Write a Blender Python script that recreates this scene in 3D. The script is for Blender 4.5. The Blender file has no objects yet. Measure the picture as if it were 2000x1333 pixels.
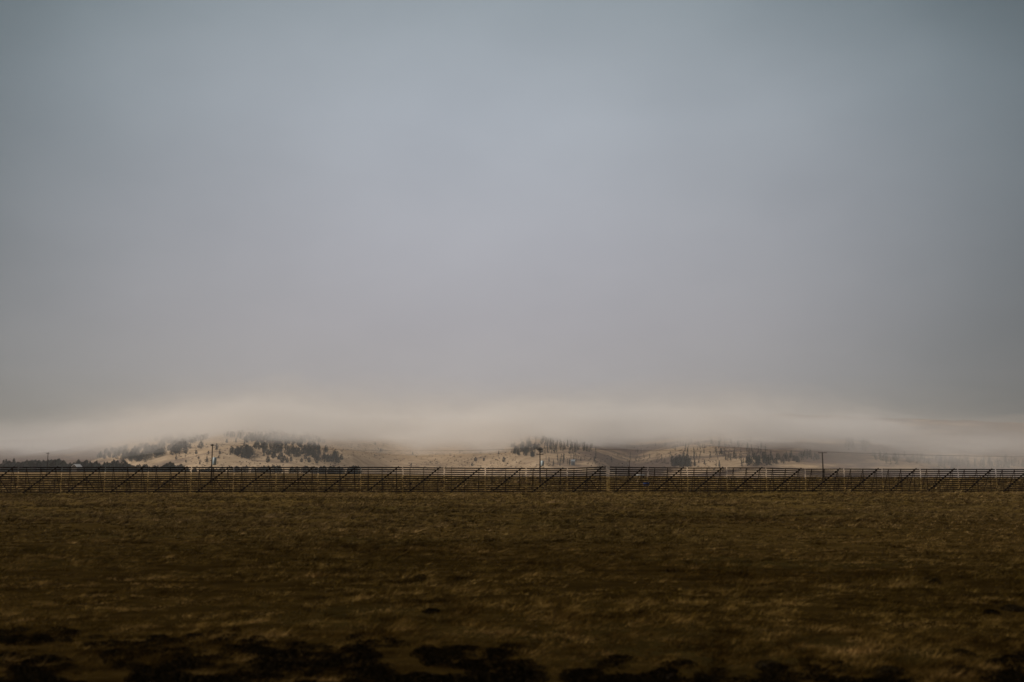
import bpy, math, random
import numpy as np
from math import radians as R

random.seed(7); rng = np.random.default_rng(7)
sc = bpy.context.scene
C = sc.collection

# ------------------------------------------------------------------ camera
CAMZ = 2.85
F = 35.0/36.0*2000.0                      # focal length in pixels of the 2000 px wide photograph
PITCH = math.atan((917-666.5)/F)
cam_d = bpy.data.cameras.new("camera"); cam = bpy.data.objects.new("camera", cam_d); C.objects.link(cam)
cam.location = (0, 0, CAMZ); cam.rotation_euler = (math.pi/2+PITCH, 0, 0)
cam_d.lens = 35; cam_d.sensor_width = 36; cam_d.clip_start = 0.1; cam_d.clip_end = 20000
cam_d.dof.use_dof = True; cam_d.dof.focus_distance = 160; cam_d.dof.aperture_fstop = 0.8
sc.camera = cam

# ------------------------------------------------------------------ sky
SUN_EL, SUN_AZ = R(40), R(-95)            # behind thin cloud, to the left of the view
w = bpy.data.worlds.new("World"); sc.world = w; w.use_nodes = True
nt = w.node_tree; nt.nodes.clear()
def N(t, kind, **kw):
    n = t.nodes.new(kind)
    for k, v in kw.items(): setattr(n, k, v)
    return n
def math_node(t, op, a, b=None, clamp=False):
    n = N(t, 'ShaderNodeMath', operation=op, use_clamp=clamp)
    for i, v in enumerate((a, b)):
        if v is None: continue
        if isinstance(v, (int, float)): n.inputs[i].default_value = v
        else: t.links.new(v, n.inputs[i])
    return n.outputs[0]
def ramp(t, fac, stops, interp='LINEAR'):
    r = N(t, 'ShaderNodeValToRGB'); cr = r.color_ramp; cr.interpolation = interp
    while len(cr.elements) > 1: cr.elements.remove(cr.elements[-1])
    cr.elements[0].position = stops[0][0]; cr.elements[0].color = (*stops[0][1], 1)
    for p, c in stops[1:]:
        e = cr.elements.new(p); e.color = (*c, 1)
    t.links.new(fac, r.inputs[0]); return r.outputs[0]
def lin(r, g, b):
    return tuple(((c/255)/12.92 if c/255 <= .04045 else ((c/255+.055)/1.055)**2.4) for c in (r, g, b))
def mixc(t, fac, a, b, mode='MIX'):
    n = N(t, 'ShaderNodeMix', data_type='RGBA', blend_type=mode)
    for sock, v in ((n.inputs[0], fac), (n.inputs[6], a), (n.inputs[7], b)):
        if isinstance(v, (int, float)): sock.default_value = v
        elif isinstance(v, tuple): sock.default_value = (*v, 1)
        else: t.links.new(v, sock)
    return n.outputs[2]

tc = N(nt, 'ShaderNodeTexCoord')
sep = N(nt, 'ShaderNodeSeparateXYZ'); nt.links.new(tc.outputs['Generated'], sep.inputs[0])
X, Y, Z = sep.outputs
# cloud streaks bend the height a little so the grey layers are not ruled lines
nz = N(nt, 'ShaderNodeTexNoise'); nz.inputs['Scale'].default_value = 2.2; nz.inputs['Detail'].default_value = 4; nz.inputs['Roughness'].default_value = .45
mp = N(nt, 'ShaderNodeMapping'); mp.inputs['Scale'].default_value = (1, 1, 1.9); mp.inputs['Location'].default_value = (6.3, 2.7, 1.4)
nt.links.new(tc.outputs['Generated'], mp.inputs[0]); nt.links.new(mp.outputs[0], nz.inputs[0])
nfac = math_node(nt, 'SUBTRACT', nz.outputs[0], .5)
zz = math_node(nt, 'ADD', Z, math_node(nt, 'MULTIPLY', nfac, .03))
base = ramp(nt, zz, [(0, lin(178,166,152)), (.035, lin(180,170,158)), (.06, lin(176,171,168)), (.09, lin(172,171,175)), (.14, lin(172,172,179)),
                     (.22, lin(172,175,184)), (.34, lin(171,179,189)), (.46, lin(156,168,177)), (.7, lin(112,120,128)), (1, lin(95,102,110))])
# vignette put into the sky colour: brightest ahead, darkening away from the view centre
d0 = (math.sin(R(-1.2))*math.cos(R(14)), math.cos(R(-1.2))*math.cos(R(14)), math.sin(R(14)))
dx = math_node(nt, 'SUBTRACT', X, d0[0]); dy = math_node(nt, 'SUBTRACT', Y, d0[1]); dz = math_node(nt, 'SUBTRACT', Z, d0[2])
q = math_node(nt, 'ADD', math_node(nt, 'ADD', math_node(nt, 'MULTIPLY', dx, dx), math_node(nt, 'MULTIPLY', dy, dy)),
              math_node(nt, 'MULTIPLY', math_node(nt, 'MULTIPLY', dz, dz), .9))
dist = math_node(nt, 'SQRT', q)
dist = math_node(nt, 'ADD', dist, math_node(nt, 'MULTIPLY', nfac, .16))
fall = ramp(nt, dist, [(0, (1,1,1)), (.12, (.98,.98,.98)), (.22, (.88,.885,.88)), (.32, (.73,.755,.755)), (.42, (.49,.54,.545)), (.50, (.30,.355,.365)), (.58, (.23,.275,.285)), (1, (.20,.22,.23))], 'B_SPLINE')
nz2 = N(nt, 'ShaderNodeTexNoise'); nz2.inputs['Scale'].default_value = 5; nz2.inputs['Detail'].default_value = 5
nt.links.new(mp.outputs[0], nz2.inputs[0])
soft = ramp(nt, nz2.outputs[0], [(.3, (.95,.95,.955)), (.7, (1.05,1.045,1.04))])
col = mixc(nt, 1.0, base, fall, 'MULTIPLY'); col = mixc(nt, 1.0, col, soft, 'MULTIPLY')
bg1 = N(nt, 'ShaderNodeBackground'); nt.links.new(col, bg1.inputs[0]); bg1.inputs[1].default_value = 1.0
sky = N(nt, 'ShaderNodeTexSky', sky_type='NISHITA', sun_disc=False, sun_elevation=SUN_EL, sun_rotation=SUN_AZ, dust_density=6)
bg2 = N(nt, 'ShaderNodeBackground'); nt.links.new(sky.outputs[0], bg2.inputs[0]); bg2.inputs[1].default_value = .05
mx = N(nt, 'ShaderNodeMixShader'); mx.inputs[0].default_value = .04
out = N(nt, 'ShaderNodeOutputWorld')
nt.links.new(bg1.outputs[0], mx.inputs[1]); nt.links.new(bg2.outputs[0], mx.inputs[2]); nt.links.new(mx.outputs[0], out.inputs[0])

sun_d = bpy.data.lights.new("sun", 'SUN'); sun_d.energy = 3.4; sun_d.angle = R(25); sun_d.color = (1, .89, .77)
sun = bpy.data.objects.new("sun", sun_d); C.objects.link(sun)
sun.rotation_euler = (math.pi/2-SUN_EL, 0, math.pi - SUN_AZ)   # set so light arrives from ahead-left
from mathutils import Vector
sdir = Vector((math.sin(SUN_AZ)*math.cos(SUN_EL), math.cos(SUN_AZ)*math.cos(SUN_EL), math.sin(SUN_EL)))
sun.rotation_euler = sdir.to_track_quat('Z', 'Y').to_euler()

sc.view_settings.view_transform = 'Standard'; sc.view_settings.look = 'None'
sc.view_settings.exposure = 0.0; sc.view_settings.gamma = 1
sc.render.engine = 'CYCLES'
sc.cycles.use_denoising = True
sc.cycles.max_bounces = 12; sc.cycles.volume_bounces = 12
sc.cycles.filter_width = 1.6
sc.cycles.sample_clamp_indirect = 4

# ------------------------------------------------------------------ helpers
def mat(name, colour_stops, scale=4.0, detail=6, rough=.9, bump=0, coord='Object', stretch=(1,1,1), island=0, patches=None, spec=.1):
    m = bpy.data.materials.new(name); m.use_nodes = True; t = m.node_tree
    b = t.nodes['Principled BSDF']; b.inputs['Roughness'].default_value = rough
    b.inputs['Specular IOR Level'].default_value = spec
    c = N(t, 'ShaderNodeTexCoord'); mpn = N(t, 'ShaderNodeMapping'); mpn.inputs['Scale'].default_value = stretch
    t.links.new(c.outputs[coord], mpn.inputs[0])
    n = N(t, 'ShaderNodeTexNoise'); n.inputs['Scale'].default_value = scale; n.inputs['Detail'].default_value = detail; n.inputs['Roughness'].default_value = .6
    t.links.new(mpn.outputs[0], n.inputs[0])
    fac = n.outputs[0]
    if island:
        g = N(t, 'ShaderNodeNewGeometry')
        fac = math_node(t, 'ADD', math_node(t, 'MULTIPLY', fac, 1-island), math_node(t, 'MULTIPLY', g.outputs['Random Per Island'], island))
    col = ramp(t, fac, colour_stops)
    for (ps, lo, hi, pc) in (patches or []):
        n2 = N(t, 'ShaderNodeTexNoise'); n2.inputs['Scale'].default_value = ps; n2.inputs['Detail'].default_value = 5; n2.inputs['Roughness'].default_value = .65
        t.links.new(mpn.outputs[0], n2.inputs[0])
        f = ramp(t, n2.outputs[0], [(lo, (0,0,0)), (hi, (1,1,1))])
        col = mixc(t, f, col, pc, 'MULTIPLY')
    t.links.new(col, b.inputs['Base Color'])
    if bump:
        bp = N(t, 'ShaderNodeBump'); bp.inputs['Strength'].default_value = bump; bp.inputs['Distance'].default_value = .1
        t.links.new(n.outputs[0], bp.inputs['Height']); t.links.new(bp.outputs[0], b.inputs['Normal'])
    return m

def mesh_from(name, V, Fc, m=None, parent=None, smooth=False, matidx=None):
    me = bpy.data.meshes.new(name)
    if isinstance(Fc, np.ndarray):
        V = np.asarray(V, dtype=np.float32); k = Fc.shape[1]
        me.vertices.add(len(V)); me.vertices.foreach_set('co', V.ravel())
        me.loops.add(Fc.size); me.loops.foreach_set('vertex_index', Fc.astype(np.int32).ravel())
        me.polygons.add(len(Fc)); me.polygons.foreach_set('loop_start', np.arange(0, Fc.size, k, dtype=np.int32))
        me.update(calc_edges=True)
    else:
        me.from_pydata([tuple(v) for v in V], [], [tuple(f) for f in Fc]); me.update()
    ms = m if isinstance(m, (list, tuple)) else ([m] if m else [])
    for x in ms: me.materials.append(x)
    if matidx is not None: me.polygons.foreach_set('material_index', np.asarray(matidx, dtype=np.int32))
    if smooth: me.polygons.foreach_set('use_smooth', np.ones(len(me.polygons), dtype=bool))
    o = bpy.data.objects.new(name, me); C.objects.link(o)
    if parent: o.parent = parent
    return o
def tag(o, label=None, cat=None, group=None, kind=None):
    if label: o['label'] = label
    if cat: o['category'] = cat
    if group: o['group'] = group
    if kind: o['kind'] = kind
    return o
def empty(name, loc, rz=0):
    o = bpy.data.objects.new(name, None); o.empty_display_size = .3; C.objects.link(o)
    o.location = loc; o.rotation_euler = (0, 0, rz); return o

class MB:
    def __init__(s): s.V = []; s.F = []
    def bar(s, a, b, wx, wy, up=(0,0,1)):
        a = Vector(a); b = Vector(b); d = (b-a).normalized(); u = Vector(up)
        if abs(d.dot(u)) > .95: u = Vector((0,1,0))
        x = d.cross(u).normalized(); y = x.cross(d).normalized(); i = len(s.V)
        for p in (a, b):
            for sx, sy in ((-1,-1),(1,-1),(1,1),(-1,1)): s.V.append(tuple(p + x*sx*wx/2 + y*sy*wy/2))
        s.F += [(i,i+1,i+2,i+3)[::-1], (i+4,i+5,i+6,i+7)] + [(i+k, i+(k+1)%4, i+4+(k+1)%4, i+4+k) for k in range(4)]
        return s
    def tube(s, pts, rs, n=8):
        i0 = len(s.V)
        for k, p in enumerate(pts):
            p = Vector(p); d = (Vector(pts[min(k+1, len(pts)-1)]) - Vector(pts[max(k-1, 0)])).normalized()
            u = Vector((0,1,0)) if abs(d.y) < .9 else Vector((1,0,0))
            x = d.cross(u).normalized(); y = x.cross(d)
            r = rs[k] if isinstance(rs, (list, tuple)) else rs
            for j in range(n):
                a = 2*math.pi*j/n; s.V.append(tuple(p + x*r*math.cos(a) + y*r*math.sin(a)))
        for k in range(len(pts)-1):
            for j in range(n):
                a = i0+k*n; s.F.append((a+j, a+(j+1)%n, a+n+(j+1)%n, a+n+j))
        s.F.append(tuple(range(i0, i0+n))[::-1]); e = i0+(len(pts)-1)*n; s.F.append(tuple(range(e, e+n)))
        return s
    def poly(s, vs, fs):
        i = len(s.V); s.V += [tuple(v) for v in vs]; s.F += [tuple(i+k for k in f) for f in fs]; return s
    def build(s, name, m, parent=None, smooth=False): return mesh_from(name, s.V, s.F, m, parent, smooth)

# lattice value noise on numpy arrays
_tab = np.random.default_rng(3).random(4096)
def vnoise(x, y, seed=0):
    xi = np.floor(x).astype(np.int64); yi = np.floor(y).astype(np.int64); fx = x-xi; fy = y-yi
    fx = fx*fx*(3-2*fx); fy = fy*fy*(3-2*fy)
    def h(a, b): return _tab[((a*73856093) ^ (b*19349663) ^ (seed*83492791)) & 4095]
    return (h(xi,yi)*(1-fx)+h(xi+1,yi)*fx)*(1-fy) + (h(xi,yi+1)*(1-fx)+h(xi+1,yi+1)*fx)*fy - .5
def fbm(x, y, seed=0, oc=4):
    s = 0; a = 1
    for k in range(oc): s = s + a*vnoise(x*2**k, y*2**k, seed+k); a *= .5
    return s
def sstep(a, b, x):
    t = np.clip((x-a)/(b-a), 0, 1); return t*t*(3-2*t)

# ------------------------------------------------------------------ terrain
def tc_(x, y): return x/np.maximum(y, 60.0)
def H(x, y):
    x = np.asarray(x, float); y = np.asarray(y, float)
    t = tc_(x, y)
    tk = np.clip(t, -.9, .9)
    valley = np.interp(tk, [-.9,-.5,-.2,-.08,0,.25,.5,.9], [0,-.5,-3,-8,-10.5,-13.5,-15,-16])
    crest = np.interp(tk, [-.9,-.5,-.2,-.08,0,.25,.5,.9], [1150,1100,640,420,360,290,255,240])
    foot = np.interp(tk, [-.9,-.5,-.44,-.38,-.30,-.22,-.16,-.12,-.07,-.02,.03,.08,.12,.17,.24,.32,.42,.5,.9],
                     [2100,2050,1950,1560,1350,1400,1600,1830,1850,1680,1500,1560,1760,1620,1480,1560,1600,1700,1800])
    slope = np.interp(tk, [-.9,-.5,-.44,-.38,-.30,-.2,-.1,0,.1,.3,.5,.9], [.07,.07,.08,.10,.125,.13,.15,.135,.15,.155,.13,.10])
    z = valley*sstep(0, 1, np.clip((y-crest)/(1350-crest), 0, 1))
    rise = np.maximum(0, y-foot)*slope
    rise = 330*(1-np.exp(-rise/330))
    m = sstep(0, 200, y-foot)
    gul = np.abs(fbm(x/260, y/700, 11, 3))
    z = z + rise + m*(gul*-16 + 6 + 7*fbm(x/150, y/150, 5, 4)) + sstep(500,1300,y)*1.2*fbm(x/120, y/120, 9, 3)
    near = 1-sstep(250, 700, y)
    z = z + near*(.10*fbm(x/2.3, y/2.3, 2, 3) + .16*fbm(x/11, y/11, 4, 2))
    # drop of the verge towards the road at the left foreground
    return z
def raydir(px, py):
    v = (666.5-np.asarray(py, float))/F; u = (np.asarray(px, float)-1000)/F
    return u, math.cos(PITCH)-v*math.sin(PITCH), math.sin(PITCH)+v*math.cos(PITCH)
def hit(px, py, lo=15, hi=3600, n=1500):
    """where the ray through this picture point meets the terrain"""
    u, dy, dz = raydir(px, py)
    ys = np.geomspace(lo, hi, n)
    k = ys/dy
    gx = u*k; gz = CAMZ+dz*k
    below = gz < H(gx, ys)
    i = int(np.argmax(below))
    if not below[i]: return None
    return float(gx[i]), float(ys[i]), float(H(gx[i], ys[i]))
def at_depth(px, py, Yd):
    u, dy, dz = raydir(px, py); k = Yd/dy; return float(u*k), float(Yd), float(CAMZ+dz*k)

def grid(name, xs, ys, m):
    XX, YY = np.meshgrid(xs, ys); ZZ = H(XX, YY)
    V = np.stack([XX, YY, ZZ], -1).reshape(-1, 3); nx = len(xs); ny = len(ys)
    i = (np.arange(ny-1)[:, None]*nx + np.arange(nx-1)[None, :]).ravel()
    return mesh_from(name, V, np.stack([i, i+1, i+nx+1, i+nx], -1), m, smooth=True)

# field soil and thatch: straw to soil, vignette darkening towards the viewer painted in
def ground_material(name):
    m = bpy.data.materials.new(name); m.use_nodes = True; t = m.node_tree; b = t.nodes['Principled BSDF']
    b.inputs['Roughness'].default_value = .95; b.inputs['Specular IOR Level'].default_value = 0
    c = N(t, 'ShaderNodeTexCoord'); s = N(t, 'ShaderNodeSeparateXYZ'); t.links.new(c.outputs['Object'], s.inputs[0])
    def noise(sc_, st=(1,1,1), det=6, ro=.6):
        mpn = N(t, 'ShaderNodeMapping'); mpn.inputs['Scale'].default_value = st; t.links.new(c.outputs['Object'], mpn.inputs[0])
        n = N(t, 'ShaderNodeTexNoise'); n.inputs['Scale'].default_value = sc_; n.inputs['Detail'].default_value = det; n.inputs['Roughness'].default_value = ro
        t.links.new(mpn.outputs[0], n.inputs[0]); return n.outputs[0]
    fine = noise(1.6, (.45, 1, 1), 8, .7)
    straw = ramp(t, fine, [(.34, (.07,.044,.012)), (.5, (.12,.078,.022)), (.66, (.19,.127,.042))])
    soil = ramp(t, fine, [(.36, (.014,.008,.002)), (.52, (.026,.016,.004)), (.66, (.045,.028,.007))])
    big = noise(.035, (.45, 1, 1), 4)
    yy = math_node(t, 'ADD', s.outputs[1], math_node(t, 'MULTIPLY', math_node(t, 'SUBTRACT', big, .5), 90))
    f = ramp(t, math_node(t, 'DIVIDE', yy, 200), [(.15, (0,0,0)), (.30, (.45,.45,.45)), (.52, (1,1,1))])  # near ground darkened in the colour itself, as a vignette
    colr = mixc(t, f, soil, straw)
    green = noise(.09, (.5,1,1), 4)
    gf = ramp(t, green, [(.52, (0,0,0)), (.72, (.55,.55,.55))])
    colr = mixc(t, gf, colr, (.045,.038,.012))
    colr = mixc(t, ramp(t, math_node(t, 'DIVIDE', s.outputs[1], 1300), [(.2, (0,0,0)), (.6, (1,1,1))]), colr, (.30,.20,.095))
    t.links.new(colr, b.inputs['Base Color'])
    bp = N(t, 'ShaderNodeBump'); bp.inputs['Strength'].default_value = .8; bp.inputs['Distance'].default_value = .12
    t.links.new(fine, bp.inputs['Height']); t.links.new(bp.outputs[0], b.inputs['Normal'])
    return m
M_ground = ground_material('dry_field')

def gspace(a, b, n): return np.geomspace(a, b, n)
ys = np.concatenate([[-500,-250,-100,-40,-15], np.arange(4, 60, .4), np.arange(60, 135, .8), gspace(136, 1350, 120)])
xp = np.concatenate([np.arange(0, 80, .7), gspace(82, 3600, 60)]); xs = np.concatenate([-xp[:0:-1], xp])
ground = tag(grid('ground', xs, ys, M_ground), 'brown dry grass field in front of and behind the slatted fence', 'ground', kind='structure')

def hills_material():
    m = bpy.data.materials.new('hillside'); m.use_nodes = True; t = m.node_tree; b = t.nodes['Principled BSDF']
    b.inputs['Roughness'].default_value = .95; b.inputs['Specular IOR Level'].default_value = 0
    c = N(t, 'ShaderNodeTexCoord')
    def noise(sc_, det=6, ro=.6, off=(0,0,0), st=(1,1,1)):
        mpn = N(t, 'ShaderNodeMapping'); mpn.inputs['Location'].default_value = off; mpn.inputs['Scale'].default_value = st; t.links.new(c.outputs['Object'], mpn.inputs[0])
        n = N(t, 'ShaderNodeTexNoise'); n.inputs['Scale'].default_value = sc_; n.inputs['Detail'].default_value = det; n.inputs['Roughness'].default_value = ro
        t.links.new(mpn.outputs[0], n.inputs[0]); return n.outputs[0]
    pale = ramp(t, noise(.05, 8, .7), [(.3, (.24,.172,.105)), (.5, (.40,.295,.19)), (.7, (.53,.41,.28))])
    brush = ramp(t, noise(.09, 8, .75), [(.35, (.05,.038,.032)), (.65, (.14,.10,.085))])
    s = N(t, 'ShaderNodeSeparateXYZ'); t.links.new(c.outputs['Object'], s.inputs[0])
    tt = math_node(t, 'DIVIDE', s.outputs[0], s.outputs[1])          # bearing: brush grows thicker on the right-hand spurs
    g = ramp(t, math_node(t, 'ADD', tt, .5), [(0, (.60,.60,.60)), (.08, (.5,.5,.5)), (.14, (.02,.02,.02)), (.3, (0,0,0)), (.50, (0,0,0)), (.555, (.30,.30,.30)), (.62, (.5,.5,.5)), (.68, (.15,.15,.15)), (.74, (.32,.32,.32)), (.9, (.4,.4,.4))])
    f = math_node(t, 'ADD', noise(.006, 6, .7, (40,90,0), (.6, 1, 1)), math_node(t, 'MULTIPLY', g, .42))
    ff = ramp(t, f, [(.56, (0,0,0)), (.66, (.9,.9,.9))])
    t.links.new(mixc(t, ff, pale, brush), b.inputs['Base Color'])
    return m
hx = np.arange(-3600, 3601, 14.0); hy = np.concatenate([np.arange(1350, 2600, 9.0), gspace(2610, 4200, 60)])
hills = tag(grid('hills', hx, hy, hills_material()), 'pale tan hills with spurs rising into low cloud', 'hills', kind='structure')

# ------------------------------------------------------------------ low cloud lying on the hills, and haze
def volume_mat(name, dens, colr, aniso):
    m = bpy.data.materials.new(name); m.use_nodes = True; t = m.node_tree; t.nodes.clear()
    v = N(t, 'ShaderNodeVolumePrincipled'); v.inputs['Color'].default_value = (*colr, 1); v.inputs['Density'].default_value = dens
    v.inputs['Anisotropy'].default_value = aniso
    o = N(t, 'ShaderNodeOutputMaterial'); t.links.new(v.outputs[0], o.inputs['Volume']); return m
def fog(name, label, ts, py_bot, y0, y1, yref, top_fn, m, seed, amp):
    """closed body of fog: wavy underside lying on the slopes, domed top thinning towards the front"""
    T = np.linspace(ts[0], ts[1], 110); U = np.linspace(0, 1, 46)
    TT, UU = np.meshgrid(T, U); YY = y0+(y1-y0)*UU; XX = TT*YY
    yc = np.interp(TT*F+1000, *py_bot)
    B = CAMZ + (917-yc)/F*yref + amp*fbm(XX/170, YY/240, seed, 4)
    B = B + (YY-yref)*.012
    edge = np.minimum(1, np.minimum((TT-ts[0]), (ts[1]-TT))/.12); edge = np.clip(edge, 0, 1)
    Tt = B + 5 + top_fn(UU)*np.sqrt(edge)*(1+.35*fbm(XX/400, YY/500, seed+5, 4))
    nx = len(T); ny = len(U); n = nx*ny
    V = np.concatenate([np.stack([XX, YY, B], -1).reshape(-1,3), np.stack([XX, YY, Tt], -1).reshape(-1,3)])
    i = (np.arange(ny-1)[:, None]*nx + np.arange(nx-1)[None, :]).ravel()
    bot = np.stack([i, i+nx, i+nx+1, i+1], -1); top = np.stack([i, i+1, i+nx+1, i+nx], -1)+n
    a = np.arange(nx-1); b_ = (ny-1)*nx+a
    front = np.stack([a, a+1, a+1+n, a+n], -1); back = np.stack([b_+1, b_, b_+n, b_+1+n], -1)
    c_ = np.arange(ny-1)*nx; d_ = c_+nx-1
    left = np.stack([c_+nx, c_, c_+n, c_+nx+n], -1); right = np.stack([d_, d_+nx, d_+nx+n, d_+n], -1)
    o = mesh_from(name, V, np.concatenate([bot, top, front, back, left, right]), m)
    return tag(o, label, 'cloud', kind='stuff')
FOGB = ([-800, 0, 190, 340, 480, 560, 680, 820, 960, 1060, 1180, 1260, 1400, 1500, 1700, 1850, 2000, 2800],
     [888, 878, 873, 857, 848, 850, 858, 866, 863, 852, 851, 858, 849, 855, 868, 888, 898, 901])
M_fog = volume_mat('fog', .010, (.996,.994,.990), .1)
_t = M_fog.node_tree; _v = [n for n in _t.nodes if n.type == 'PRINCIPLED_VOLUME'][0]
_c = N(_t, 'ShaderNodeTexCoord'); _s = N(_t, 'ShaderNodeSeparateXYZ'); _t.links.new(_c.outputs['Object'], _s.inputs[0])
_m = N(_t, 'ShaderNodeMapping'); _m.inputs['Scale'].default_value = (.0048, .0025, .011); _t.links.new(_c.outputs['Object'], _m.inputs[0])
_n = N(_t, 'ShaderNodeTexNoise'); _n.inputs['Scale'].default_value = 1; _n.inputs['Detail'].default_value = 6; _n.inputs['Roughness'].default_value = .55; _t.links.new(_m.outputs[0], _n.inputs[0])
# height above the cloud's own underside, which dips towards both ends of the valley
_b = math_node(_t, 'DIVIDE', math_node(_t, 'ADD', math_node(_t, 'DIVIDE', _s.outputs[0], _s.outputs[1]), .95), 1.9)
_br = ramp(_t, _b, [(((px-1000)/F+.95)/1.9, ((917-yc)/100,)*3) for px, yc in zip(*FOGB)])
_h = math_node(_t, 'SUBTRACT', _s.outputs[2], math_node(_t, 'MULTIPLY', _br, 100/F*1900))
_h = math_node(_t, 'ADD', _h, math_node(_t, 'MULTIPLY', math_node(_t, 'SUBTRACT', _n.outputs[0], .5), 120))
_r = ramp(_t, math_node(_t, 'DIVIDE', math_node(_t, 'ADD', _h, 44), 300), [(.02, (0,0,0)), (.09, (.05,.05,.05)), (.15, (.25,.25,.25)), (.22, (1,1,1)), (.27, (.8,.8,.8)), (.33, (.3,.3,.3)), (.40, (.12,.12,.12)), (.5, (.05,.05,.05)), (.62, (.02,.02,.02)), (.8, (0,0,0))])
_e = ramp(_t, _b, [(.18, (.06,.06,.06)), (.24, (.14,.14,.14)), (.31, (.5,.5,.5)), (.38, (1,1,1)), (.62, (1,1,1)), (.70, (.55,.55,.55)), (.77, (.2,.2,.2)), (.84, (.07,.07,.07))])
_m2 = N(_t, 'ShaderNodeMapping'); _m2.inputs['Scale'].default_value = (.009, .004, .02); _t.links.new(_c.outputs['Object'], _m2.inputs[0])
_n2 = N(_t, 'ShaderNodeTexNoise'); _n2.inputs['Scale'].default_value = 1; _n2.inputs['Detail'].default_value = 4; _t.links.new(_m2.outputs[0], _n2.inputs[0])
_w = ramp(_t, _n2.outputs[0], [(.36, (.15,.15,.15)), (.64, (1,1,1))])
_t.links.new(math_node(_t, 'MULTIPLY', math_node(_t, 'MULTIPLY', math_node(_t, 'MULTIPLY', _r, _e), _w), .020), _v.inputs['Density'])
M_fog.cycles.volume_step_rate = .12
fog('low_cloud', 'cream grey low cloud swallowing the tops of the hills', (-.95, .95),
    (FOGB[0], [v+24 for v in FOGB[1]]),
    1350, 3300, 1900, lambda u: 300*np.sin(np.clip(u*1.05, 0, 1)*math.pi/2)**1.6, M_fog, 21, 9)
M_mist = volume_mat('mist', .0012, (.97,.97,.97), .3)
def mist(name, label, cx, cy, sx, sy, z0, z1):
    V = []; Fs = []; n = 40; k = 14
    for j in range(k+1):
        ph = math.pi*j/k
        for i in range(n):
            a = 2*math.pi*i/n; r = 1+.18*math.sin(3*a+1)+.1*math.sin(7*a)
            V.append((cx+sx*r*math.sin(ph)*math.cos(a), cy+sy*r*math.sin(ph)*math.sin(a), z0+(z1-z0)*(1-math.cos(ph))/2))
    for j in range(k):
        for i in range(n): Fs.append((j*n+i, j*n+(i+1)%n, (j+1)*n+(i+1)%n, (j+1)*n+i))
    return tag(mesh_from(name, V, Fs, M_mist, smooth=True), label, 'mist', kind='stuff')
mist('mist', 'grey mist drifting before the hills on the right', 760, 1230, 400, 250, -25, 75)
M_haze = volume_mat('haze', .00009, (.95,.96,1.0), .2)
hb = MB().poly([(x, y, z) for z in (-60, 420) for x, y in ((-3700,-600),(3700,-600),(3700,4300),(-3700,4300))],
               [(0,3,2,1),(4,5,6,7),(0,1,5,4),(1,2,6,5),(2,3,7,6),(3,0,4,7)]).build('haze', M_haze)
tag(hb, 'thin haze over the field and hills', 'haze', kind='stuff')

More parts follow.
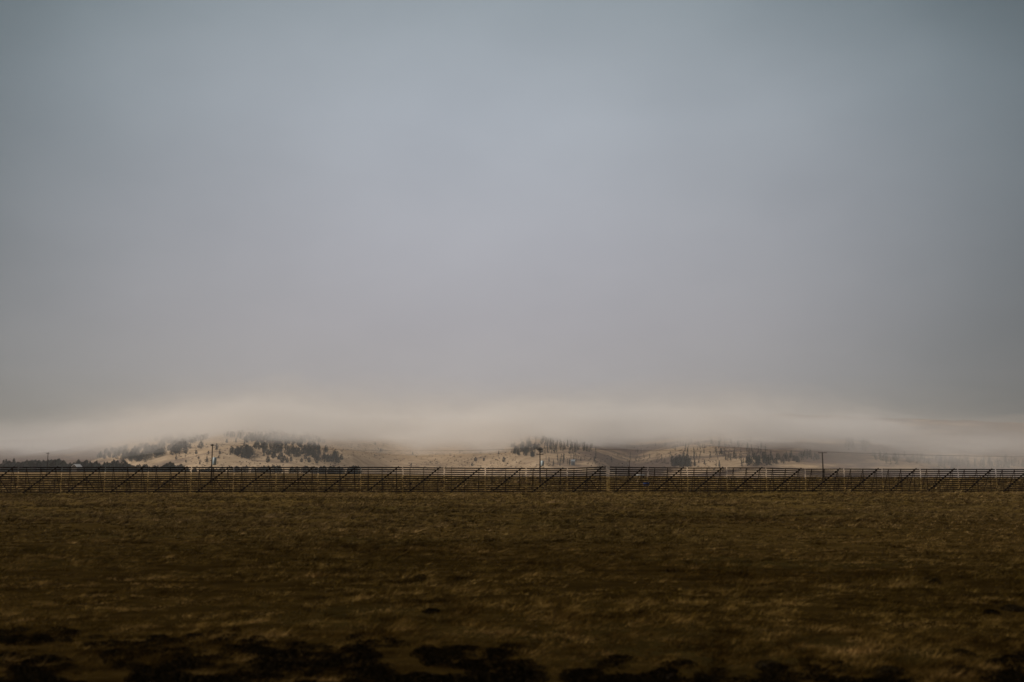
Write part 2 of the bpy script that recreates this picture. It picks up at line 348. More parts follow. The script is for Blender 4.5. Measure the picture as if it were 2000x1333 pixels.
# ------------------------------------------------------------------ snow fence
M_wood = mat('weathered_wood', [(.3, (.010,.005,.003)), (.55, (.024,.012,.007)), (.8, (.05,.027,.017))], scale=2.2, stretch=(1,6,6), island=.5, rough=.85)
M_wood2 = mat('dark_timber', [(.3, (.008,.005,.003)), (.7, (.022,.013,.008))], scale=3, rough=.85)
Y0, KF = 121.0, .066
def fence_xy(px):
    u = (px-1000)/F/raydir(px, 917)[1]
    Yd = Y0/(1-KF*u); return u*Yd, Yd
gaps = [-134,-50,36,121,206,290,374,457,540,622,705,787,868,948,1028,1108,1188,1266,1343,1420,1497,1573,1649,1723.5,1798,1872,1946,2019,2092,2165]
def top_px(px): return float(np.interp(px, [0,600,788,960,1108,1184,1192,1343,1470,1560,1700,2000], [911.5,911.5,911.5,913.5,914,910.5,911,913,912,915,915,916]))
def panel(parent, pa, pb):
    gw = .95
    if pa == 1188: a_px = pa+3.6
    else: a_px = pa+gw
    if pb == 1188: b_px = pb-3.6
    else: b_px = pb-gw
    A = fence_xy(a_px); B = fence_xy(b_px)
    a = Vector((*A, 0)); b = Vector((*B, 0)); d = (b-a); L = d.length; d.normalize()
    back = Vector((-d.y, d.x, 0))
    LEAN = .03 + random.uniform(-.015, .015)
    # height from the picture's top edge at each end
    def zt(px, P): return at_depth(px, top_px(px), P[1])[2]
    za, zb = zt(a_px, A), zt(b_px, B)
    ga, gb = float(H(*A)), float(H(*B)); ga = min(ga, .05); gb = min(gb, .05)
    def P(s, h, off=0):
        g = ga+(gb-ga)*s/L; t = za+(zb-za)*s/L
        z = g+.10+(t-g-.10)*h
        return a + d*s + back*(LEAN*(z-g)+off) + Vector((0,0,z))
    NS = 12; m = MB()
    for k in range(NS):
        h = (k+.5)/NS; w_ = .138 + random.uniform(-.006, .006)
        if random.random() < .5:   # slats lapped at mid panel
            e = random.uniform(-.012, .012)
            m.bar(P(random.uniform(-.07,.02), h+e*.5), P(L+random.uniform(-.07,.02), h-e*.5), .028, w_)
        else:
            mid = L*.5
            m.bar(P(random.uniform(-.07,.02), h), P(mid, h+random.uniform(-.006,.006)), .028, w_)
            m.bar(P(mid+.01, h+random.uniform(-.006,.006)), P(L+random.uniform(-.07,.02), h), .028, w_)
    pn = m.build('slat_panel', M_wood, parent)
    for s in (.78, L*.5, L-.72):
        MB().bar(P(s, -.03, .075), P(s, .985, .075), .05, .05, up=d).build('upright', M_wood2, pn)
        MB().bar(P(s, .93, .14), Vector(P(s, 0, .14)*1)+back*1.75+Vector((0,0,-.12)), .045, .05, up=d).build('back_leg', M_wood2, pn)
        MB().bar(P(s+.10, -.03, -.06), P(s+.10, -.03, 1.85), .06, .06).build('sill', M_wood2, pn)
    MB().bar(P(.62, .0, -.045), P(L-.42, 1.0, -.045), .14, .05, up=back).build('diagonal_brace', M_wood2, pn)
    if random.random() < .3:
        MB().bar(P(L-.9, .0, .22), P(L*.55, .55, .22), .09, .04, up=back).build('short_brace', M_wood2, pn)
fl = empty('snow_fence', (0,0,0)); tag(fl, 'long run of brown slatted snow fence left of the clear gap', 'fence')
fr = empty('snow_fence', (0,0,0)); tag(fr, 'slatted snow fence right of the clear gap, shrinking slightly to the right', 'fence')
for ob, px in ((fl, gaps[0]), (fr, 1192)): ob.location = (*fence_xy(px), 0)
bpy.context.view_layer.update()
for pa, pb in zip(gaps[:-1], gaps[1:]):
    par = fl if pb <= 1188 else fr
    panel(par, pa, pb)
for par in (fl, fr):
    off = Vector(par.location)
    for ch in par.children:
        ch.location = -off

# ------------------------------------------------------------------ utility poles, wires
M_pole = mat('pole_wood', [(.3, (.018,.013,.010)), (.7, (.05,.038,.03))], scale=3, stretch=(4,4,.5))
M_can = mat('transformer_grey', [(.3, (.42,.50,.54)), (.7, (.52,.60,.64))], scale=3, rough=.5, spec=.4)
M_ins = mat('porcelain', [(.3, (.10,.10,.10)), (.7, (.2,.2,.2))], scale=3, rough=.3, spec=.5)
M_wire = mat('wire', [(.3, (.03,.03,.03)), (.7, (.05,.05,.05))], scale=3, rough=.6)
def pole(px, ptop, Yd, r, label, arms, can=None, group='utility poles behind the fence'):
    x, y, zt = at_depth(px, ptop, Yd); z0 = float(H(x, y)); h = zt-z0
    o = empty('utility_pole', (x, y, z0)); tag(o, label, 'utility pole', group)
    MB().tube([(0,0,-.3),(.02,0,h*.5),(0,0,h)], [r*1.25, r*1.05, r*.8], 10).build('shaft', M_pole, o, True)
    att = []
    for (dz, wd) in arms:
        ar = MB().bar((-wd/2, -r, h-dz), (wd/2, -r, h-dz), .12, .14).build('crossarm', M_pole, o)
        for s in (-1, 1):
            MB().tube([(s*(wd/2-.1),-r,h-dz+.06),(s*(wd/2-.1),-r,h-dz+.14),(s*(wd/2-.1),-r,h-dz+.3)], [.03,.07,.05], 8).build('insulator', M_ins, ar, True)
            if not att or len(att) < 2: att.append(Vector((x+s*(wd/2-.1), y-r, z0+h-dz+.3)))
    if can:
        cz0, cz1, cr, side = can
        c = MB().tube([(side*(r+cr+.05),0,cz0),(side*(r+cr+.05),0,cz0+.06),(side*(r+cr+.05),0,cz1-.08),(side*(r+cr+.05),0,cz1)], [cr*.85,cr,cr,cr*.6], 14).build('transformer', M_can, o, True)
        MB().tube([(side*(r+cr+.05),0,cz1),(side*(r+cr+.05),0,cz1+.25)], [.05,.03], 6).build('bushing', M_ins, c, True)
        MB().bar((0,0,(cz0+cz1)/2), (side*(r+.1),0,(cz0+cz1)/2), .08, .1).build('bracket', M_pole, c)
    return o, att
p1, a1 = pole(415, 868, 183, .11, 'utility pole with pale blue transformer in front of the left wooded hill', [(.25,.55)], can=(3.55,4.95,.34,1))
p2, a2 = pole(1054.5, 875.5, 213, .12, 'utility pole with two short crossarms and transformer right of picture centre', [(.3,1.3),(1.35,1.5)], can=(3.55,4.65,.34,1))
p3, a3 = pole(1606, 884, 270, .17, 'bare T-shaped utility pole standing right against the mist', [(.12,2.3)])
p4, _ = pole(94, 884, 460, .17, 'far utility pole poking above the dark trees at far left', [(.5,1.6)])
p5, _ = pole(1229, 899, 430, .12, 'thin distant pole just right of the gap in the fence', [(.5,1.0)])
def wire(A, B, sag, label, r=.011):
    m = MB()
    for a, b in zip(A, B):
        pts = []
        for k in range(25):
            s = k/24; p = a.lerp(b, s); p.z -= sag*4*s*(1-s); pts.append(p)
        m.tube(pts, r, 5)
    o = m.build('power_line', M_wire); return tag(o, label, 'power line', 'overhead wires along the utility poles')
xr, yr, zr = at_depth(2250, 890, 330)
end = [Vector((xr-.4, yr, zr)), Vector((xr+.6, yr, zr))]
wire(a1, a2, .9, 'overhead wires between the left pole and the centre pole')
wire(a2, a3, .25, 'overhead wires between the centre pole and the T-shaped pole')
wire(a3, end, .8, 'overhead wires running off right from the T-shaped pole', .016)

# ------------------------------------------------------------------ trees
M_leaf = mat('conifer_foliage', [(.25, (.010,.016,.011)), (.55, (.024,.034,.023)), (.85, (.045,.058,.036))], scale=.6, island=.5)
M_bark = mat('conifer_bark', [(.3, (.04,.03,.022)), (.7, (.08,.06,.045))], scale=3)
def conifer_arrays(kind, r, n):
    """foliage of one conifer, unit height: leaf-clump triangles filling an uneven cone or a rounder pine crown"""
    V = []; 
    wd = {'spruce': .17, 'pine': .30, 'spire': .11}[kind]
    lean = r.uniform(-.03, .03)
    lobes = [(r.uniform(0, 6.28), r.uniform(.7, 1.25)) for _ in range(5)]
    for i in range(n):
        h = r.random()**.85
        if kind == 'pine': prof = wd*math.sin(math.pi*min(1, .22+h*.80))**.7
        else: prof = wd*(1-h)**.8+.012
        a = r.uniform(0, 2*math.pi)
        lobe = 1
        for la, ls in lobes:
            if abs(((a-la+math.pi) % (2*math.pi))-math.pi) < .5: lobe = ls
        prof *= lobe*(1+.25*math.sin(h*22+a*2))
        rr = prof*r.random()**.4; z = .10+.88*h
        cx = rr*math.cos(a)+lean*h; cy = rr*math.sin(a)
        s = (.085 if kind == 'pine' else .065)*(1.15-h*.5)*r.uniform(.7, 1.4)
        th = r.uniform(0, 6.28)
        for k in range(3):
            ang = th+k*2.1
            V.append((cx+math.cos(a)*s*math.cos(ang)*.8 - math.sin(a)*s*math.sin(ang)*.6,
                      cy+math.sin(a)*s*math.cos(ang)*.8 + math.cos(a)*s*math.sin(ang)*.6,
                      z+s*math.sin(ang+.7)*.9 - .35*max(0, math.cos(ang))*s))
    return np.array(V)
def trunk_mesh(h=1.0):
    return MB().tube([(0,0,-.04),(.004,0,h*.45),(0,.004,h*.93)], [.026,.017,.004], 6)
variants = {}
def protos(kind, count, n):
    for k in range(count):
        r = random.Random(100+k+len(kind)*17)
        V = conifer_arrays(kind, r, n); Fc = np.arange(len(V)).reshape(-1, 3)
        me_o = mesh_from('crown', V, Fc, M_leaf); me = me_o.data; bpy.data.objects.remove(me_o)
        t_o = trunk_mesh().build('trunk', M_bark); tm = t_o.data; bpy.data.objects.remove(t_o)
        variants.setdefault(kind, []).append((me, tm, V))
protos('pine', 6, 260); protos('spruce', 5, 230); protos('spire', 4, 150)
ntree = 0
def tree(pos, hgt, kind, label, group, wide=1.0):
    global ntree; ntree += 1
    cm, tm, _ = random.choice(variants[kind])
    name = {'pine': 'pine_tree', 'spruce': 'spruce_tree', 'spire': 'spruce_tree'}[kind]
    o = empty(name, pos, random.uniform(0, 6.28)); o.scale = (hgt*wide, hgt*wide, hgt)
    tag(o, label, 'tree', group)
    c = bpy.data.objects.new('crown', cm); C.objects.link(c); c.parent = o
    t = bpy.data.objects.new('trunk', tm); C.objects.link(t); t.parent = o
    return o
stuffV = {}
def stuff_tree(key, pos, hgt, kind, wide=1.0):
    _, _, V = random.choice(variants[kind]); a = random.uniform(0, 6.28)
    W = V[:len(V)//3//2*3].copy() if key != 'tl' else V.copy()
    x = W[:,0]*math.cos(a)-W[:,1]*math.sin(a); y = W[:,0]*math.sin(a)+W[:,1]*math.cos(a)
    stuffV.setdefault(key, []).append(np.stack([x*hgt*wide+pos[0], y*hgt*wide+pos[1], W[:,2]*hgt+pos[2]], -1))
def inpoly(x, y, P):
    c = False; j = len(P)-1
    for i in range(len(P)):
        if (P[i][1] > y) != (P[j][1] > y) and x < (P[j][0]-P[i][0])*(y-P[i][1])/(P[j][1]-P[i][1])+P[i][0]: c = not c
        j = i
    return c
def fill(P, n, r):
    xs_ = [p[0] for p in P]; ys_ = [p[1] for p in P]; out_ = []
    while len(out_) < n:
        x = r.uniform(min(xs_), max(xs_)); y = r.uniform(min(ys_), max(ys_))
        if inpoly(x, y, P): out_.append((x, y))
    return out_
def px_h(pos, h_px): return h_px/F*pos[1]*1.01
rr = random.Random(5)
# dark shelter belt along the far edge of the field, left
belt = [(-40,905),(0,903),(18,896),(36,898),(52,901),(75,897),(96,895),(108,894),(122,897),(140,902),(165,897),(180,900),(200,901),(235,900),(262,905),(300,907),(332,903),(345,905),(372,910),(400,911)]
for k in range(64):
    px = -30+k*6.3+rr.uniform(-3,3); top = np.interp(px, [b[0] for b in belt], [b[1] for b in belt])+rr.uniform(-3,5)
    Yd = rr.uniform(980, 1080); x, y, zt = at_depth(px, top, Yd); z0 = float(H(x, y)); hg = max(zt-z0, 4)
    tree((x, y, z0), hg, rr.choice(['spruce','pine','pine']), 'dark evergreen in the shelter belt along the field edge at left', 'shelter belt behind the left fence', 1.1)
for k in range(170):
    px = -40+rr.random()*470; top = np.interp(px, [b[0] for b in belt], [b[1] for b in belt])+rr.uniform(3,9)
    Yd = rr.uniform(960, 1150); x, y, zt = at_depth(px, top, Yd); z0 = float(H(x, y)); hg = max(zt-z0, 3)
    stuff_tree('tl', (x, y, z0), hg, 'pine', 1.5)
for k in range(60):     # lower broken belt further right, seen through the top slats
    px = rr.uniform(410, 700)
    if 430 < px < 500 and rr.random() < .75: continue
    Yd = rr.uniform(1180, 1260); x, y, zt = at_depth(px, rr.uniform(909, 914), Yd); z0 = float(H(x, y)); hg = max(zt-z0, 3)
    stuff_tree('tl', (x, y, z0), hg, 'pine', 1.3)
# woods on the hill, by where they grow
woods = [
 ([(188,896),(205,884),(240,878),(275,876),(320,868),(350,862),(372,872),(345,888),(310,893),(285,905),(240,903),(212,898)], 70, 130, 'pine', 11, 'dark pine in the dense wood on the left shoulder of the hill', 'wood on the left hill shoulder'),
 ([(300,862),(340,854),(420,850),(400,862),(350,872),(320,872)], 0, 90, 'pine', 11, None, None),
 ([(446,888),(456,882),(475,884),(482,880),(497,890),(488,896),(470,901),(462,895)], 17, 16, 'pine', 12, 'dark pine in the diagonal clump at the middle of the pale hillside', 'diagonal clump of pines on the pale slope'),
 ([(478,862),(520,858),(570,862),(620,874),(655,890),(672,900),(668,908),(640,908),(605,900),(570,895),(520,892),(512,882),(492,878)], 80, 160, 'pine', 10, 'grey green conifer in the long wood descending the right side of the hill', 'long wood descending the hill right of the left pole'),
 ([(430,852),(600,852),(640,868),(560,866),(480,862)], 0, 110, 'spruce', 12, None, None),
 ([(512,893),(560,896),(660,904),(660,910),(520,904)], 12, 0, 'pine', 9, 'small pine scattered below the long wood on the left hill', 'small pines below the long wood'),
 ([(992,886),(1003,872),(1040,872),(1062,884),(1062,893),(1036,896),(1014,897),(1006,888)], 24, 22, 'pine', 11, 'grey pine in the clump behind the centre utility pole', 'clump of pines behind the centre pole'),
 ([(1000,862),(1060,856),(1190,852),(1200,866),(1100,870),(1040,870)], 0, 110, 'spruce', 11, None, None),
 ([(1062,872),(1165,874),(1170,884),(1062,892)], 14, 50, 'spire', 13, 'slender grey spruce on the misty spur right of the centre pole', 'slender spruces on the misty spur'),
 ([(1066,895),(1165,890),(1165,911),(1066,911)], 10, 16, 'spire', 10, 'slender spruce low on the brushy slope left of the fence gap', 'slender spruces low on the brushy slope'),
 ([(1312,905),(1320,900),(1345,902),(1350,914),(1312,915)], 15, 20, 'pine', 13, 'dark pine in the small grove above the fence right of centre', 'small dark grove right of centre'),
 ([(1290,868),(1440,858),(1500,870),(1500,905),(1340,900)], 0, 110, 'spire', 12, None, None),
 ([(1200,875),(1300,868),(1320,905),(1210,908)], 0, 26, 'spire', 9, None, None),
 ([(1450,906),(1480,898),(1535,892),(1600,890),(1600,900),(1540,908),(1460,914)], 0, 110, 'spruce', 11, None, None),
 ([(1648,862),(1700,862),(1700,888),(1660,890)], 0, 26, 'spruce', 15, None, None),
 ([(1700,892),(1840,896),(1840,908),(1720,910)], 0, 50, 'spruce', 12, None, None),
 ([(1828,906),(1880,902),(1960,900),(2010,908),(2010,918),(1830,918)], 0, 110, 'spruce', 12, None, None),
 ([(700,868),(760,872),(840,880),(960,880),(960,905),(700,905)], 0, 10, 'pine', 4.5, None, None),
]
for P, ni, ns, kind, hg, lab, grp in woods:
    pts = fill(P, ni+ns, rr)
    for k, (px, py) in enumerate(pts):
        p = hit(px, py)
        if p is None: continue
        h_ = hg*rr.uniform(.65, 1.2)
        kd = kind if rr.random() < .75 else rr.choice(['pine','spruce'])
        if kind == 'spire': kd = 'spire'
        if k < ni: tree(p, h_, kd, lab, grp, rr.uniform(.85, 1.2))
        else: stuff_tree('wood', p, h_, kd, rr.uniform(.85, 1.2))
# trees that can be told apart
single = [
 (392,877,15,'pine',1.1,'broad dark pine high on the pale slope left of the left utility pole'),
 (423,880,14,'spruce',1.1,'tall narrow pine high on the slope just right of the left utility pole'),
 (362,888,17,'pine',.9,'tall dark pine at the edge of the left shoulder wood'),
 (371,877,10,'pine',.9,'pine touching the upper edge of the left shoulder wood'),
 (343,887,12,'pine',1.2,'round dark pine low beside the left shoulder wood'),
 (344,899,8,'pine',.9,'small lone pine above the shelter belt left of the left pole'),
 (383,888,7,'pine',1.1,'low round bush-like pine midway up the slope left of the left pole'),
 (388,898,6,'pine',1,'small pine below the round one left of the left pole'),
 (404,905,13,'spruce',1.2,'spreading pine at the hill foot just left of the left pole'),
 (407,888,7,'pine',.8,'faint slim pine touching the left utility pole at mid height'),
 (429,888,8,'pine',.9,'small pine right of the left pole above its transformer'),
 (427,896,6,'pine',1.3,'low pine right of the left pole level with its transformer'),
 (443,866,9,'pine',1,'pine near the cloud edge above the bare pale patch'),
 (461,866,10,'spruce',1,'upper pine over the bare pale patch of the left hill'),
 (477,873,12,'spruce',1.1,'pine hanging over the right end of the bare pale patch'),
 (363,905,6,'pine',1,'tiny pine just above the fence by the shelter belt end'),
 (390,908,7,'pine',.9,'tiny dark pine above the fence left of the left pole foot'),
 (523,905,14,'pine',.9,'dark pine at the lower left end of the long wood'),
 (515,892,12,'spruce',.9,'pine standing left of the long wood tip'),
 (533,898,16,'spruce',.8,'tall dark spruce in front of the long wood'),
 (744,883,6,'pine',1,'lone dark tree on the bare pale slope between the two spurs'),
 (733,870,6,'pine',1,'faint lone tree high in the mist on the bare pale slope'),
 (806,888,6,'spire',1.5,'tiny tree at the right end of the brown brush patch'),
 (803,911,6,'pine',1,'tiny dark tree touching the fence top left of centre'),
 (922,911,7,'pine',1,'small dark tree touching the fence top below the centre spur'),
 (929,902,9,'pine',1.1,'rounded dark tree low on the pale slope left of the centre spur'),
 (945,901,7,'pine',.9,'small dark tree on the pale slope right of the rounded one'),
 (974,889,9,'spruce',1,'slim tree on the ridge left of the centre clump'),
 (984,904,11,'pine',.9,'tall rounded tree left of the centre pole on the pale slope'),
 (1194,901,8,'spire',1.3,'lone small spruce above the clear gap in the fence'),
 (1209,891,5,'spire',1.5,'tiny faint tree up the slope right of the fence gap'),
 (1231,896,6,'spire',1.6,'tiny faint tree above the thin distant pole'),
 (1357,912,15,'spruce',1,'dark tree right of the small grove'),
 (1365,906,8,'spire',1.5,'slim dark tree right of the small grove'),
 (1376,908,10,'spruce',1,'narrow dark tree in the gap right of the grove'),
 (1405,913,13,'spruce',.9,'lone dark spruce above the fence right of the grove'),
 (1399,912,7,'spire',1.4,'small dark spruce left of its lone taller neighbour'),
 (1449,912,12,'spire',1.7,'lone dark columnar tree above the fence, rightmost clear one'),
 (1573,893,10,'spire',1,'faint slim tree in the mist just left of the T-shaped pole'),
 (1506,891,12,'spire',1.2,'tall pale grey spruce high in the mist left of the T-shaped pole'),
 (1409,888,12,'spire',1.6,'broad faint spruce in mist above the lone dark spruce'),
]
for px, py, hp, kind, wd, lab in single:
    p = hit(px, py)
    if p: tree(p, px_h(p, hp), kind, lab, None, wd)
W = np.concatenate(stuffV['wood']); tag(mesh_from('conifer_wood', W, np.arange(len(W)).reshape(-1,3), M_leaf), 'misty conifer woods massed along the tops of the hills', 'woods', kind='stuff')
W = np.concatenate(stuffV['tl']); tag(mesh_from('evergreen_thicket', W, np.arange(len(W)).reshape(-1,3), M_leaf), 'low dark evergreen thicket along the far field edge', 'thicket', kind='stuff')
# low sage and brush dotted over the slopes
M_brush = mat('brush', [(.3, (.05,.042,.034)), (.7, (.13,.10,.08))], scale=.3, island=.6)
bv = []
for k in range(2600):
    px = rr.uniform(330, 1500); py = rr.uniform(866, 925)
    if vnoise(np.array(px/45.), np.array(py/9.), 8) < -.08: continue
    p = hit(px, py, 1200, 3000, 500)
    if p is None: continue
    s = rr.uniform(.5, 1.6)
    for j in range(9):
        a = rr.uniform(0,6.28); q = (p[0]+s*rr.uniform(-1,1), p[1]+s*rr.uniform(-1,1), p[2]+s*rr.uniform(0,.9))
        for i in range(3): bv.append((q[0]+s*.5*math.cos(a+2.1*i), q[1]+s*.3*math.sin(a), q[2]+s*.5*math.sin(a+2.1*i)))
bv = np.array(bv); tag(mesh_from('hillside_brush', bv, np.arange(len(bv)).reshape(-1,3), M_brush), 'grey brown sagebrush dotted over the pale slopes', 'brush', kind='stuff')

# ------------------------------------------------------------------ ranch house, shed, tank, barrel
M_roof = mat('pale_metal_roof', [(.3, (.55,.57,.58)), (.7, (.7,.71,.72))], scale=2, rough=.4, spec=.4)
M_wall = mat('dark_boards', [(.3, (.06,.05,.04)), (.7, (.10,.085,.07))], scale=2)
M_glass = mat('window_glass', [(.3, (.02,.025,.03)), (.7, (.04,.045,.05))], scale=2, rough=.15, spec=.5)
def house(name, px, py, Yd, L, Wd, hw, hr, rz, mroof, mwall, label, cat):
    x, y, _ = at_depth(px, py, Yd); z = float(H(x, y)); o = empty(name, (x, y, z), rz); tag(o, label, cat)
    a, b = L/2, Wd/2
    MB().poly([(-a,-b,-.5),(a,-b,-.5),(a,b,-.5),(-a,b,-.5),(-a,-b,hw),(a,-b,hw),(a,b,hw),(-a,b,hw),(-a,0,hr),(a,0,hr)],
              [(0,1,5,4),(2,3,7,6),(1,2,6,9,5),(3,0,4,8,7)]).build('wall', mwall, o)
    e = .4; k = (hr-hw)/b
    rf = MB()
    for s in (-1, 1):
        rf.poly([(-a-e,0,hr+.06),(a+e,0,hr+.06),(a+e,s*(b+e),hw-k*e+.06),(-a-e,s*(b+e),hw-k*e+.06),
                 (-a-e,0,hr+.2),(a+e,0,hr+.2),(a+e,s*(b+e),hw-k*e+.2),(-a-e,s*(b+e),hw-k*e+.2)],
                [(0,3,2,1),(4,5,6,7),(0,1,5,4),(2,3,7,6),(1,2,6,5),(3,0,4,7)])
    rf.build('roof', mroof, o)
    MB().bar((0,-b-.03,1.0), (0,-b-.03,2.1) if hw > 2.3 else (0,-b-.03,1.7), .9, .06, up=(1,0,0)).build('door', M_wall, o)
    for s in (-1, 1):
        if hw > 2.3: MB().bar((s*a*.55-.5,-b-.03,1.5), (s*a*.55+.5,-b-.03,1.5), .06, .9).build('window', M_glass, o)
    return o
house('ranch_house', 150, 914, 900, 5.5, 7, 4.6, 7.0, R(62), M_roof, M_wall, 'small ranch building with bright pale roof among the dark trees at left', 'house')
M_blue = mat('blue_grey_boards', [(.3, (.14,.17,.20)), (.7, (.2,.23,.26))], scale=2)
M_blue2 = mat('blue_grey_roof', [(.3, (.2,.24,.28)), (.7, (.26,.3,.34))], scale=2)
ph = hit(1119, 909)
house('shed', 1119, 909, ph[1], 6, 7, 6, 9, 0, M_blue2, M_blue, 'faint blue grey shed at the foot of the misty spur', 'shed')
M_white = mat('white_paint', [(.3, (.62,.64,.66)), (.7, (.75,.76,.77))], scale=2, rough=.4, spec=.4)
x, y, _ = at_depth(1252, 932, 330); z = float(H(x, y)); o = empty('storage_tank', (x, y, z)); tag(o, 'small white horizontal tank seen through the fence slats right of the gap', 'tank')
MB().tube([(-1.45,0,.95),(-1.35,0,.95),(-1.1,0,.95),(1.1,0,.95),(1.35,0,.95),(1.45,0,.95)], [.1,.3,.42,.42,.3,.1], 16).build('vessel', M_white, o, True)
for s in (-1, 1): MB().bar((s*.8,0,-.2), (s*.8,0,.6), .15, .5, up=(1,0,0)).build('leg', M_wood2, o)
MB().tube([(0,0,1.35),(0,0,1.5)], [.16,.14], 10).build('lid', M_white, o)
M_drum = mat('blue_plastic', [(.3, (.006,.03,.13)), (.7, (.01,.045,.19))], scale=2, rough=.45, spec=.4)
x, y, z_ = at_depth(1262, 948, 176); z = float(H(x, y)); o = empty('barrel', (x, y, z), .2); tag(o, 'blue barrel lying in the grass behind the fence right of the gap', 'barrel')
MB().tube([(-.5,0,.36),(-.46,0,.36),(-.18,0,.36),(-.15,0,.36),(.15,0,.36),(.18,0,.36),(.46,0,.36),(.5,0,.36)], [.30,.34,.34,.365,.365,.34,.34,.30], 18).build('drum', M_drum, o, True)
MB().tube([(.5,.1,.45),(.54,.1,.45)], [.05,.05], 8).build('bung', M_drum, o)

# ------------------------------------------------------------------ grass and scrub in the foreground
M_grass = mat('dry_grass', [(.22, (.068,.041,.009)), (.5, (.114,.073,.018)), (.8, (.18,.120,.032))], scale=.28, detail=5, island=.55, stretch=(.5,1,1), spec=0,
              patches=[(.05, .50, .62, (.55,.50,.42))])
_t = M_grass.node_tree; _b = _t.nodes['Principled BSDF']; _l = _b.inputs['Base Color'].links[0].from_socket
_c = N(_t, 'ShaderNodeTexCoord'); _s = N(_t, 'ShaderNodeSeparateXYZ'); _t.links.new(_c.outputs['Object'], _s.inputs[0])
def _nz(scale, st, det, off=(0,0,0)):
    m_ = N(_t, 'ShaderNodeMapping'); m_.inputs['Scale'].default_value = st; m_.inputs['Location'].default_value = off; _t.links.new(_c.outputs['Object'], m_.inputs[0])
    n_ = N(_t, 'ShaderNodeTexNoise'); n_.inputs['Scale'].default_value = scale; n_.inputs['Detail'].default_value = det; n_.inputs['Roughness'].default_value = .6
    _t.links.new(m_.outputs[0], n_.inputs[0]); return n_.outputs[0]
_l = mixc(_t, 1.0, _l, ramp(_t, _nz(.9, (.5, 1, 1), 4), [(.34, (.38,.36,.36)), (.5, (.9,.9,.95)), (.62, (1.35,1.35,1.7)), (.72, (1.8,1.75,2.3))]), 'MULTIPLY')
_l = mixc(_t, 1.0, _l, ramp(_t, _nz(1.9, (.8, .8, .3), 2, (2,2,0)), [(.36, (.35,.33,.30)), (.5, (.9,.88,.85)), (.60, (1.45,1.45,1.6)), (.70, (2.0,2.0,2.4))]), 'MULTIPLY')
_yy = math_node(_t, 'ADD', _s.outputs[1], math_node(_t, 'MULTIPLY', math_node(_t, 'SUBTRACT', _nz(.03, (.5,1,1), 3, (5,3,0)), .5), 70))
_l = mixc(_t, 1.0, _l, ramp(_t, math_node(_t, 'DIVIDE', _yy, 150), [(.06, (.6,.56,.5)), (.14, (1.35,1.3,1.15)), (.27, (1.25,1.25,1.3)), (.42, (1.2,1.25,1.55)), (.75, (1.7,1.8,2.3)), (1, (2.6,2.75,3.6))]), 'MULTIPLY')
_l = mixc(_t, 1.0, _l, ramp(_t, _nz(.06, (.6,1,1), 4, (9,1,0)), [(.38, (.6,.62,.55)), (.55, (1.05,1.05,1.1))]), 'MULTIPLY')
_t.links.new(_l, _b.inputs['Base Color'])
def tufts(n, y0, y1, hmin, hmax, wblade, nb, seed, xfac=.56, flt=None):
    g = np.random.default_rng(seed)
    # density falls with distance, as the eye sees it
    y = np.exp(g.uniform(math.log(y0), math.log(y1), n)); x = g.uniform(-1, 1, n)*(y*xfac+2)
    keep = fbm(x/3.0, y/1.4, 31, 3)+.35*g.random(n) > -.12
    keep |= y < 20
    if flt is not None: keep &= flt(x, y)
    x, y = x[keep], y[keep]; n = len(x)
    z = H(x, y)+.05*fbm(x/.9, y/1.3, 55, 2); hgt = g.uniform(hmin, hmax, n)*(.75+2.2*np.clip(fbm(x/.45, y/.8, 78, 2)+.1, 0, 1))*(1+.8*np.clip(fbm(x/6, y/3, 77, 3), -.5, 1))*(.5+y/60)
    X_ = np.repeat(x, nb); Y_ = np.repeat(y, nb); Z_ = np.repeat(z, nb); Hh = np.repeat(hgt, nb)*g.uniform(.6, 1.2, n*nb)
    m_ = n*nb; sp = Hh*.55
    bx = X_+g.normal(0, 1, m_)*sp*.6; by = Y_+g.normal(0, 1, m_)*sp*.35
    a = g.uniform(-.6, .6, m_); wv = wblade*(.6+Y_/60)*g.uniform(.6, 1.4, m_)
    tx = bx+g.normal(.6, .75, m_)*Hh*1.4; ty = by+g.normal(0, .3, m_)*Hh; tz = Z_+Hh*g.uniform(.3, .9, m_)
    c, s = np.cos(a)*wv, np.sin(a)*wv
    V = np.stack([np.stack([bx-c, by-s, Z_-.03], -1), np.stack([bx+c, by+s, Z_-.03], -1), np.stack([tx, ty, tz], -1)], 1).reshape(-1, 3)
    return V
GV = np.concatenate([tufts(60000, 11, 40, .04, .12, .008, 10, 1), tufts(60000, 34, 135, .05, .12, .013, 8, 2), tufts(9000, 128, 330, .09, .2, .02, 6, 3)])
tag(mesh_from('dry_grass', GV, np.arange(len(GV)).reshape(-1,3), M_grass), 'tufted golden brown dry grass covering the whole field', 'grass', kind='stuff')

M_scrub = mat('dark_scrub', [(.3, (.006,.004,.002)), (.7, (.024,.017,.007))], scale=1.2, island=.5, spec=0)
def shrub_arrays(r, n):
    V = []
    for i in range(n):
        a = r.uniform(0, 6.28); h = r.random()**.8; rad = (.5*math.sqrt(max(0, 1-h*h*.9))+.06)*r.random()**.4
        cx, cy, cz = rad*math.cos(a), rad*math.sin(a), h*.55; s = r.uniform(.03, .075); th = r.uniform(0, 6.28)
        for k in range(3):
            V.append((cx+s*math.cos(th+2.1*k), cy+s*math.sin(th*1.7+2.1*k)*.6, cz+s*math.sin(th+2.1*k)))
    return V
def shrub_stems(r):
    m = MB()
    for i in range(7):
        a = r.uniform(0, 6.28); m.tube([(0,0,-.05),(.14*math.cos(a),.14*math.sin(a),.2),(.32*math.cos(a),.32*math.sin(a),.42)], [.018,.012,.005], 5)
    return m
shr = [(shrub_arrays(random.Random(40+k), 420)) for k in range(4)]
crowns = []; stems = []
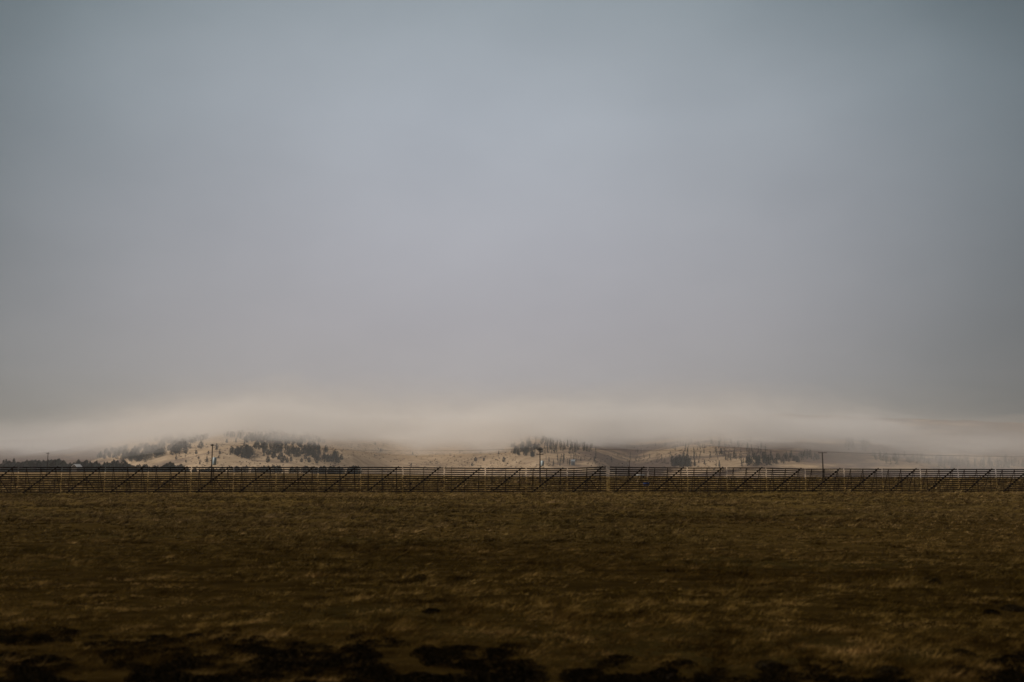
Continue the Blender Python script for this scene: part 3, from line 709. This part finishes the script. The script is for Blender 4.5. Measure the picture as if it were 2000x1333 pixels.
for k, v in enumerate(shr):
    o = mesh_from('foliage', np.array(v), np.arange(len(v)).reshape(-1,3), M_scrub); crowns.append(o.data); bpy.data.objects.remove(o)
    o = shrub_stems(random.Random(60+k)).build('stems', M_bark); stems.append(o.data); bpy.data.objects.remove(o)
for k, (px, py, wpx, lab) in enumerate([
    (843,1198,27,'small black shrub in mid field left of centre'),
    (822,1132,26,'small dark shrub in mid field, farther than the black one'),
    (1502,1308,46,'round dark shrub near the bottom edge right of centre'),
    (1300,1328,60,'dark shrub cut by the bottom edge right of centre'),
    (1978,1194,34,'dark shrub at the right edge of the field'),
    (1936,1200,24,'dark shrub just left of the one at the right edge'),
    (1735,1318,44,'dark shrub near the bottom edge at the right'),
    (1820,1140,30,'small dark shrub in mid field at the right')]):
    p = hit(px, py, 8, 200); o = empty('shrub', p, k*1.3); s = wpx/F*p[1]; o.scale = (s*1.25, s, s*.6); tag(o, lab, 'shrub', 'single shrubs in the field')
    for nm, me in (('foliage', crowns[k % 4]), ('stems', stems[k % 4])):
        c = bpy.data.objects.new(nm, me); C.objects.link(c); c.parent = o
SV = []
g = random.Random(91)
for k in range(4200):
    px = g.uniform(-60, 2060); py = g.uniform(1215, 1400)
    lim = np.interp(px, [0,200,400,560,850,1000,1250,1500,1700,1850,2000], [1232,1240,1252,1258,1262,1275,1300,1318,1316,1290,1250])
    if py < lim+g.uniform(-14, 34): continue
    if vnoise(np.array(px/60.), np.array(py/22.), 6) < -.12: continue
    p = hit(px, py, 6, 60, 500)
    if p is None: continue
    v = np.array(shr[g.randrange(4)])[:330*3:1]; v = v[:(g.randrange(90, 170))*3]; s = g.uniform(.10, .30)
    SV.append(v*np.array([s*1.45, s, s*.6])+np.array(p))
SV = np.concatenate(SV); tag(mesh_from('roadside_scrub', SV, np.arange(len(SV)).reshape(-1,3), M_scrub), 'low black brown scrub along the bottom edge of the field', 'scrub', kind='stuff')
print('trees', ntree, 'grass tris', len(GV)//3, 'scrub', len(SV)//3, 'brush', len(bv)//3)
